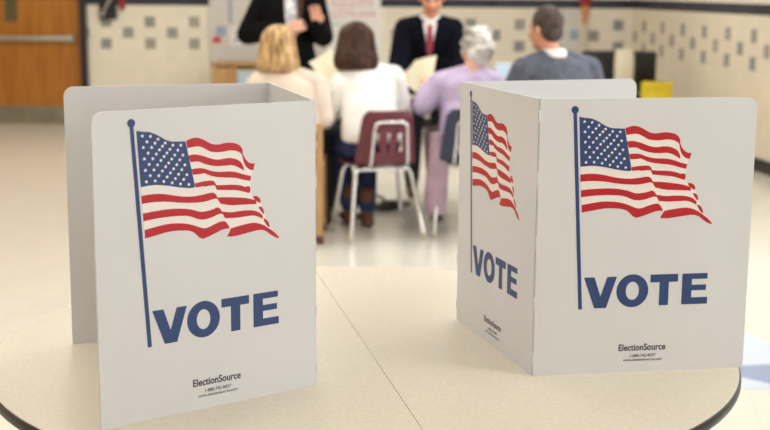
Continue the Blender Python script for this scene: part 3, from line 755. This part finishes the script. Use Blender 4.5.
# woman in lavender with white hair
J = seated(-.035, .05, .165, .95, .07)
J.update(elL=(-.262,.08,.745), wrL=(-.20,.28,.825), hdL=(-.1,1,.25), hnL=(1,0,.1), elR=(.26,.16,.69), wrR=(.15,.37,.765), pitch=-.15, yaw=.25)
def curly(b):
    rnd = random.Random(3)
    add_ell(b, (0,-.022,.04), (.089,.098,.100)); add_ell(b, (0,-.05,-.03), (.080,.062,.068))
    for i in range(46):
        a = rnd.uniform(0, 2*PI); z = rnd.uniform(-.08, .13)
        r = .086*math.sqrt(max(.1, 1-((z-.03)/.12)**2)); x, y = r*math.cos(a), -.022+(r*1.05)*math.sin(a)
        if y > .045 and z < .07: continue
        add_ell(b, (x, y, z), [rnd.uniform(.016, .026)]*3)
def tail(bm):
    add_loft(bm, densify([((-.20,-.10,.60), .055, .03, Vector((1,0,0)), Vector((0,1,0))), ((-.21,-.13,.45), .062, .028, Vector((1,0,0)), Vector((0,1,0))),
             ((-.225,-.15,.28), .07, .03, Vector((1,0,0)), Vector((0,1,0))), ((-.225,-.155,.12), .06, .028, Vector((1,0,0)), Vector((0,1,0)))]), 20)
P = person('person with curly white hair in a lavender top, seated with back to the camera', (.495,7.58,0), math.radians(10), J, M['skin'], M['hair_white'], curly,
       [('top', M['lavender'], top_fill(J, .024, .022, hem=[(0,-.01,.46,.17,.125), (0,0,.54,.185,.14), (0,.02,.68,.17,.135)]), .008),
        ('trousers', M['mauve'], trouser_fill(J, .018), .008), ('coat_tail', M['mauve'], tail, .008)]+shoe_parts(J, M['charcoal']))
# blonde woman in the cream blazer
J = seated(-.03, .04, .16, .95, -.055)
J.update(elR=(.20,.07,.69), wrR=(.11,.31,.765), elL=(-.25,.1,.69), wrL=(-.15,.34,.765), pitch=-.1, knR=(.20,.42,.515), anR=(.235,.42,.085))
def messy(b):
    bob_fill(1.08, -.125, .09)(b)
    rnd = random.Random(5)
    for i in range(26):
        a = rnd.uniform(PI*.95, PI*2.05); x, y = .088*math.cos(a), -.03+.085*math.sin(a)
        add_cap(b, (x*.75, y*.9, .09), (x*rnd.uniform(1.0, 1.18), y*1.05-.005, rnd.uniform(-.13, -.07)), .018, .010, 8)
person('person with messy blonde hair in a cream blazer, seated behind the left booth', (-.57,7.33,0), 0, J, M['skin'], M['hair_blonde'], messy,
       [('blazer', M['blazer_cream'], top_fill(J, .028, .026, hem=[(0,-.01,.46,.18,.13), (0,0,.55,.19,.145), (0,.02,.68,.18,.14)]), .008),
        ('trousers', M['dark_trouser'], trouser_fill(J, .01, .042), .008)]+shoe_parts(J, M['leather_black']))
# man in the grey cardigan
J = seated(.075, .07, .205, 1.14, -.05)
J.update(elL=(-.30,.16,.73), wrL=(-.16,.36,.78), elR=(.30,.12,.73), wrR=(.16,.34,.775), yaw=.42, pitch=-.05)
J['head'] = (-.06, .15, 1.205); J['neck'] = (-.02, .12, 1.06)
def short(b):
    add_ell(b, (0,-.022,.046), (.084,.097,.094)); add_ell(b, (0,-.054,-.014), (.074,.054,.062))
    for s in (-1, 1): add_cap(b, (s*.070,.012,.03), (s*.073,.014,-.012), .014, .009)
def bald(q): return 1 if (q-Vector((.045,-.085,.090))).length < .020 else 0
def collar(bm):
    n_ = V3(J['neck']); add_loft(bm, [((n_+Vector((0,-.004,z))), rx, ry, Vector((1,0,0)), Vector((0,1,0))) for z, rx, ry in ((-.05,.095,.09), (.0,.085,.08), (.035,.072,.070), (.04,.066,.064))], 24)
person('person with short dark hair in a grey cardigan, head turned left, behind the right booth', (1.01,7.22,0), math.radians(20), J, M['skin_tan'],
       [M['hair_short'], M['skin']], short,
       [('cardigan', M['grey_knit'], top_fill(J, .026, .024, hem=[(0,-.01,.46,.19,.14), (0,0,.56,.205,.155), (0,.02,.72,.195,.15)]), .008),
        ('shirt_collar', M['white_cloth'], collar, .006),
        ('trousers', M['dark_trouser'], trouser_fill(J, .014), .008)]+shoe_parts(J, M['leather_black']), bald)

# --- the two standing people face the camera (rotated by half a turn)
def drape(name, m, parent, targets, quad, off=.004, nu=8, nv=16, th=.003):
    """cloth patch laid on the garments in front: quad(s,t)->(x,z) in the person's own frame"""
    trees = []
    for o in targets:
        b = bmesh.new(); b.from_mesh(o.data); trees.append(BVHTree.FromBMesh(b)); b.free()
    def fn(s, t):
        x, z = quad(s, t); best = -9
        for tr in trees:
            h = tr.ray_cast(Vector((x, 2, z)), Vector((0,-1,0)))
            if h[0] is not None: best = max(best, h[0].y)
        return Vector((x, (best if best > -5 else .1)+off, z))
    return shell(name, m, parent, fn, nu, nv, th)
def kid(p, n): return [c for c in p.children if c.name.split('.')[0] == n][0]
def lerp(a, b, t): return a+(b-a)*t
# man in the navy suit, leaning on the table
J = dict(pelvis=(0,-.10,.90), waist=(0,-.02,1.0), chest=(0,.07,1.085), upper=(0,.15,1.165), neck=(0,.20,1.225), head=(-.01,.285,1.372), w=1.06, pitch=-.32,
         shL=(-.16,.15,1.165), shR=(.16,.15,1.165), elL=(-.205,.22,.95), elR=(.205,.22,.95), wrL=(-.19,.44,.785), wrR=(.19,.44,.785),
         hdL=(.15,1,-.12), hdR=(-.15,1,-.12), curl=.25, hipL=(-.09,-.10,.87), hipR=(.09,-.10,.87), knL=(-.10,-.09,.49), knR=(.10,-.09,.49), anL=(-.10,-.12,.085), anR=(.10,-.12,.085))
def hair_man(b):
    add_ell(b, (0,-.022,.048), (.081,.092,.090)); add_ell(b, (0,-.052,-.010), (.070,.048,.055))
P = person('person in a dark navy suit and red tie, standing and leaning over the table', (.285,8.72,0), PI, J, M['skin_tan'], M['hair_white'], hair_man,
       [('suit_jacket', M['suit'], top_fill(J, .026, .022, hem=[(0,-.12,.80,.17,.13), (0,-.10,.90,.185,.145), (0,-.04,1.0,.18,.14)]), .008),
        ('shirt_collar', M['white_cloth'], lambda bm: add_loft(bm, [((V3(J['neck'])+Vector((0,dy,z))), rx, ry, Vector((1,0,0)), Vector((0,1,0))) for dy, z, rx, ry in ((-.01,-.04,.088,.085), (.0,.0,.080,.076), (.012,.03,.070,.070), (.014,.036,.066,.066))], 24), .006),
        ('trousers', M['dark_trouser'], trouser_fill(J, .016), .008)]+shoe_parts(J, M['leather_black']))
jk = kid(P, 'suit_jacket')
sf = drape('shirt_front', M['white_cloth'], P, [jk], lambda s, t: (s*lerp(.006, .046, t), lerp(.99, 1.21, t)), .003)
drape('tie', M['tie'], P, [jk, sf], lambda s, t: (s*lerp(.006, lerp(.026, .016, max(0, t-.12)/.88), min(1, t*8)), lerp(.985, 1.20, t)), .005, 4, 20)
for s0 in (-1, 1):
    drape('lapel', M['suit'], P, [jk, sf], lambda s, t: (s0*(lerp(.010, .048, t)+.5*(1+s)*lerp(.004, .045, math.sin(min(1, t*1.05)*PI*.62))), lerp(.985, 1.205, t)), .006)
# woman in the black jacket
J = dict(pelvis=(0,0,.93), waist=(0,.01,1.06), chest=(0,.02,1.22), upper=(0,.0,1.35), neck=(0,.0,1.425), head=(0,.02,1.565), w=.98,
         shL=(-.165,0,1.345), shR=(.165,0,1.345), elL=(-.23,.03,1.105), elR=(.285,.01,1.115), wrL=(-.20,.20,1.185), wrR=(.02,.215,1.155),
         hdL=(.1,.25,1), hnL=(.3,1,0), hdR=(-1,.1,.25), hnR=(0,-1,.1), thumbR=1, hipL=(-.09,0,.90), hipR=(.09,0,.90), knL=(-.09,.01,.50), knR=(.09,.01,.50), anL=(-.09,-.03,.085), anR=(.09,-.03,.085))
def long_hair(b):
    add_loft(b, densify(zl([(0,-.02,.14,.03,.03), (0,-.022,.12,.065,.068), (0,-.026,.07,.088,.090), (0,-.036,0,.094,.080), (0,-.045,-.08,.098,.065), (0,-.055,-.18,.10,.05), (0,-.06,-.22,.06,.03)])), 26)
    add_cap(b, (-.085,.01,-.02), (-.085,.115,-.20), .024, .024); add_cap(b, (-.085,.115,-.20), (-.080,.165,-.40), .024, .014)
P = person('person in a black jacket over a patterned blouse, standing behind the table', (-.66,8.78,0), PI, J, M['skin'], M['hair_brown'], long_hair,
       [('jacket', M['black_cloth'], top_fill(J, .026, .03, hem=[(0,0,.80,.185,.135), (0,0,.93,.19,.14), (0,.01,1.05,.165,.13)]), .008),
        ('trousers', M['dark_trouser'], trouser_fill(J, .016), .008)]+shoe_parts(J, M['leather_black']))
jk = kid(P, 'jacket')
drape('blouse_front', M['blouse'], P, [jk], lambda s, t: (-.035+s*lerp(.045, .062, t), lerp(1.17, 1.405, t)), .004)

# ------------------------------------------------------------------ papers and table things
def sheet(label, pts, m=None, bend=.012, grp=None):
    a, b, c, d = [Vector(p) for p in pts]; nrm = (b-a).cross(d-a).normalized()
    bm = NB(); n = 8; g = []
    for j in range(n+1):
        g.append([bm.verts.new(a.lerp(b, i/n).lerp(d.lerp(c, i/n), j/n)+nrm*bend*math.sin(i/n*PI)) for i in range(n+1)])
    for j in range(n):
        for i in range(n): bm.faces.new((g[j][i], g[j][i+1], g[j+1][i+1], g[j+1][i]))
    bmesh.ops.solidify(bm, geom=bm.faces[:], thickness=.0008)
    o = obj('paper_sheet', bm, m or M['paper_cream'], None, sm=True); return tag(o, label, 'paper', grp)
sheet('cream paper sheet held up by the woman in the white sweater', [(-.474,7.88,.98), (-.345,8.02,1.054), (-.20,7.93,.925), (-.345,7.80,.82)])
sheet('cream paper sheet held lower left by the woman in lavender', [(.074,7.93,.886), (.178,7.97,.985), (.275,7.90,.875), (.20,7.85,.79)])
sheet('cream paper sheet held upright, nearest the man in the navy suit', [(.170,8.0,.985), (.315,8.02,1.02), (.285,7.93,.865), (.215,7.90,.81)], bend=-.008)
sheet('white paper sheet lying on the table beside the suited man', [(-.02,7.82,.7415), (.2,7.80,.7415), (.22,8.1,.7415), (0,8.12,.7415)], M['paper_white'], bend=0)
sheet('cream paper sheet lying flat on the meeting table in front of the white sweater', [(-.42,7.80,.7415), (-.2,7.78,.7415), (-.18,8.05,.7415), (-.4,8.07,.7415)], bend=0)
# laptop-like pale blue lid behind the right booth
t = thing('laptop', 'open laptop with a pale blue-grey screen left of the man in the grey cardigan', 'laptop', (.86, 8.12, .74))
bm = NB(); add_box(bm, (0, -.03, .009), (.33, .22, .016), None, .004); obj('keyboard_base', bm, M['steel'], t)
bm = NB(); add_box(bm, (0, .11, .12), (.33, .010, .22), Matrix.Rotation(-.25, 3, 'X'), .004); sc_ = obj('screen_lid', bm, M['steel'], t)
bm = NB(); add_box(bm, (0, .102, .12), (.31, .004, .20), Matrix.Rotation(-.25, 3, 'X')); obj('screen', bm, M['bin_blue'], sc_)
# cord on the floor
bm = NB(); rnd = random.Random(2); pts = []
for i in range(26):
    a = i*.9; pts.append((-.02+.11*math.cos(a)+rnd.uniform(-.03,.03)+i*.004, 8.25+.10*math.sin(a)+rnd.uniform(-.03,.03), .012+.002*i*.6))
pts += [(.0,8.62,.012), (-.18,9.1,.012)]
add_tube(bm, pts, .009, 8, .05); tag(obj('power_cord', bm, M['black_plastic'], None, sm=True), 'black power cord tangled on the floor behind the maroon chair', 'cord')

# ------------------------------------------------------------------ things along the back wall
W = YB
def poster(name, label, cat, x0, x1, z0, z1, m, y=W-.0045, th=.008):
    t = thing(name, label, cat, ((x0+x1)/2, y, z0))
    bm = NB(); add_box(bm, (0, 0, (z1-z0)/2), (x1-x0, th, z1-z0), None, .0015); obj('sheet', bm, m, t); return t
def strokes(t, name, m, items, y=-.006):
    bm = NB()
    for x, z, w_, h_ in items: add_box(bm, (x, y, z), (w_, .002, h_))
    return obj(name, bm, m, t)
t = poster('notice_board', 'wide grey-white notice board on the back wall behind the standing woman', 'notice board', -1.80, -.66, .66, 1.62, M['board'], W-.012, .02)
bm = NB()
for x in (-.57, .57): add_box(bm, (x, -.004, .48), (.012, .034, .97), None, .002)
for z in (0, .96): add_box(bm, (0, -.004, z), (1.14, .034, .012), None, .002)
obj('frame', bm, M['board'], t)
def pin(label, x0, x1, z0, z1, m, marks=()):
    t = poster('pinned_note', label, 'note', x0, x1, z0, z1, m, W-.026, .004)
    for n_, mm, it in marks: strokes(t, n_, mm, it, -.003)
    return t
pin('small blue-grey note pinned at the left of the notice board', -1.74, -1.64, .93, 1.03, M['blue_ink'])
pin('small red note pinned low left on the notice board', -1.775, -1.69, .86, .92, M['red_ink'])
pin('narrow grey-blue paper strip pinned high on the notice board', -1.61, -1.575, 1.06, 1.30, M['blue_ink'])
pin('white note with blue marks pinned beside the blonde woman', -1.60, -1.44, .84, 1.02, M['paper_white'], [('blue_marks', M['blue_ink'], [(-.03,.14,.06,.012), (.01,.10,.09,.012), (-.02,.05,.05,.03)])])
t = poster('poster', 'large white poster with rows of pink and green lettering on the back wall', 'poster', -.62, -.06, .72, 1.60, M['paper_white'])
rnd = random.Random(9)
it = []; 
for row, (z, h) in enumerate(((.545, .075), (.44, .075))):
    x = -.22
    while x < .2:
        w_ = rnd.uniform(.02, .045); it.append((x+w_/2, z, w_*.35, h)); it.append((x+w_/2, z+rnd.choice((-1, 0, 1))*h*.4, w_, h*.22)); x += w_+.014
strokes(t, 'pink_lettering', M['pink_ink'], it)
it = []; x = -.23
while x < .12: it.append((x, .335, .012, .05)); it.append((x+.012, .335+rnd.choice((-.018, .018)), .028, .012)); x += .042
strokes(t, 'green_lettering', M['green_ink'], it)
t = poster('poster', 'tall pale grey paper on the back wall right of the cardigan man', 'poster', 1.665, 1.965, .62, 1.235, M['board'])
strokes(t, 'blue_square', M['blue_ink'], [(.105,.345,.085,.10)])
t = thing('wall_telephone', 'black and grey telephone box on the wall beside the door', 'telephone', (-2.835, W-.002, 1.09))
bm = NB(); add_box(bm, (0, -.035, .13), (.17, .07, .26), None, .012); obj('case', bm, M['charcoal'], t)
bm = NB(); add_cap(bm, (-.045,-.085,.06), (.035,-.085,.21), .017, .017); add_ell(bm, (-.05,-.082,.05), (.03,.02,.026)); add_ell(bm, (.04,-.082,.22), (.03,.02,.026)); obj('handset', bm, M['steel'], t, sm=True)
t = thing('pennant', 'small dull red cloth pennant beside the black telephone box', 'pennant', (-2.70, W-.008, 1.17))
bm = NB(); add_prism(bm, [(-.05,.20), (.05,.20), (.035,.03), (.0,0), (-.03,.05)], lambda u, v, q: Vector((u, -q, v)), 0, .006); obj('cloth', bm, M['red_cloth'], t)
bm = NB(); add_tube(bm, [(-.06,-.006,.20), (.06,-.006,.20)], .006, 8); obj('rod', bm, M['wood_tan'], t, sm=True)
t = thing('hanging_streamer', 'narrow red and tan cloth streamer hanging on the back wall near the corner', 'streamer', (2.02, W-.01, .72))
X_, Y_ = Vector((1,0,0)), Vector((0,1,0))
bm = NB(); add_loft(bm, densify([((0,-.012,.66), .05, .010, X_, Y_), ((.0,-.014,.59), .065, .013, X_, Y_), ((0,-.013,.54), .05, .010, X_, Y_)]), 16); obj('red_bow', bm, M['red_cloth'], t, sm=True)
bm = NB(); add_loft(bm, densify([((0,-.012,.55), .042, .010, X_, Y_), ((.004,-.012,.45), .036, .009, X_, Y_), ((0,-.012,.36), .022, .008, X_, Y_)]), 16); obj('orange_tail', bm, M['orange_cloth'], t, sm=True)
bm = NB(); add_loft(bm, densify([((0,-.008,.40), .03, .005, X_, Y_), ((-.006,-.008,.2), .05, .005, X_, Y_), ((.0,-.008,.0), .055, .005, X_, Y_)]), 16); obj('tan_tail', bm, M['beige_plastic'], t, sm=True)
# low wooden bookcase with a blue bin
t = thing('bookcase', 'low tan wooden bookcase against the back wall behind the left booth', 'bookcase', (-1.20, 12.83, 0))
for n_, c_, s_ in (('top', (0,0,.675), (1.06,.36,.03)), ('side_panel', (-.50,0,.33), (.05,.34,.66)), ('side_panel', (.50,0,.33), (.05,.34,.66)), ('side_panel', (-.29,0,.33), (.03,.34,.66)), ('shelf', (0,0,.30), (.97,.32,.025)), ('shelf', (0,0,.05), (.97,.32,.03)), ('back_panel', (0,.165,.33), (1.0,.01,.64)), ('cupboard_door', (-.395,-.168,.34), (.17,.014,.60))):
    bm = NB(); add_box(bm, c_, s_, None, .003); obj(n_, bm, M['wood_tan'], t)
for i, x in enumerate((-1.30, -.86)):
    t = thing('storage_bin', ('pale blue plastic bin on the bookcase shelf left of the blonde woman', 'pale blue plastic bin on the bookcase shelf hidden behind the blonde woman')[i], 'bin', (x, 12.80, .3125))
    bm = NB(); add_loft(bm, [((0,0,0), .17, .12, X_, Y_), ((0,0,.285), .195, .135, X_, Y_)], 32, p=8); obj('tub', bm, M['bin_blue'], t, sm=True)
    bm = NB(); add_loft(bm, [((0,0,.285), .205, .142, X_, Y_), ((0,0,.31), .205, .142, X_, Y_)], 32, p=8); obj('lid', bm, M['yellow'] if i == 5 else M['beige_plastic'], t, sm=True)
# two black upholstered chairs, beige bag, yellow mop bucket by the corner
for x, lab in ((1.90, 'black upholstered chair near the corner, left of the beige tote'), (2.29, 'black upholstered chair near the corner, right of the beige tote')):
    t = thing('upholstered_chair', lab, 'chair', (x, 11.75, 0), math.radians(-8 if x > 2 else 4), 'black chairs near the corner')
    bm = NB(); add_box(bm, (0, 0, .44), (.34, .40, .07), None, .025); obj('seat', bm, M['charcoal'], t, sm=True)
    bm = NB(); add_box(bm, (0, -.21, .70), (.33, .06, .38), Matrix.Rotation(.12, 3, 'X'), .028); obj('backrest', bm, M['charcoal'] if x < 2 else M['black_plastic'], t, sm=True)
    for sx in (-1, 1):
        for sy in (-1, 1):
            bm = NB(); add_tube(bm, [(sx*.145, sy*.16, .41), (sx*.155, sy*.19, .01)], .012, 8); obj('leg', bm, M['metal_dark'], t, sm=True)
t = thing('tote', 'tall beige tote standing between the two black chairs', 'tote', (2.085, 11.25, 0))
bm = NB(); add_loft(bm, densify([((0,0,0), .07, .06, X_, Y_), ((0,0,.3), .085, .065, X_, Y_), ((0,0,.64), .08, .06, X_, Y_), ((0,0,.80), .085, .055, X_, Y_), ((0,0,.915), .075, .03, X_, Y_)]), 28, p=4); obj('bag', bm, M['beige_plastic'], t, sm=True)
t = thing('mop_bucket', 'yellow plastic mop bucket with wringer by the right wall', 'bucket', (2.36, 11.15, 0))
bm = NB(); add_loft(bm, [((0,0,.07), .105, .14, X_, Y_), ((0,0,.40), .14, .18, X_, Y_), ((0,0,.42), .15, .19, X_, Y_)], 32, p=5); obj('tub', bm, M['yellow'], t, sm=True)
bm = NB(); add_box(bm, (0, .02, .53), (.25, .20, .22), None, .03); add_box(bm, (0,-.07,.62), (.24,.05,.05), None, .015); obj('wringer', bm, M['yellow'], t, sm=True)
bm = NB(); add_box(bm, (0,.02,.642), (.15,.10,.006), None, .002); obj('wringer_opening', bm, M['metal_dark'], t)
for sx in (-1, 1):
    for sy in (-1, 1):
        bm = NB(); add_cap(bm, (sx*.09-.01, sy*.12, .035), (sx*.09+.01, sy*.12, .035), .033, .033); obj('caster', bm, M['black_plastic'], t, sm=True)
# pale blue inlaid floor tile with a darker blue wedge, right of the round table
for i, (poly, m) in enumerate((([(1.39,5.46), (1.544,5.266), (1.639,4.855), (1.70,4.50), (1.20,4.49), (1.227,4.95)], mat('pale blue floor tile', (196,206,222), .27)),
                    ([(1.20,4.78), (1.391,4.782), (1.631,4.828), (1.58,4.62), (1.432,4.554)], mat('mid blue floor wedge', (138,152,186), .27)))):
    bm = NB(); add_prism(bm, poly, lambda u, v, q: Vector((u, v, q)), .0002, .0012+i*.0006); struct(obj('trim_%d' % (i+1), bm, m))
# daylight from the windows, the far one added, in the right-hand wall
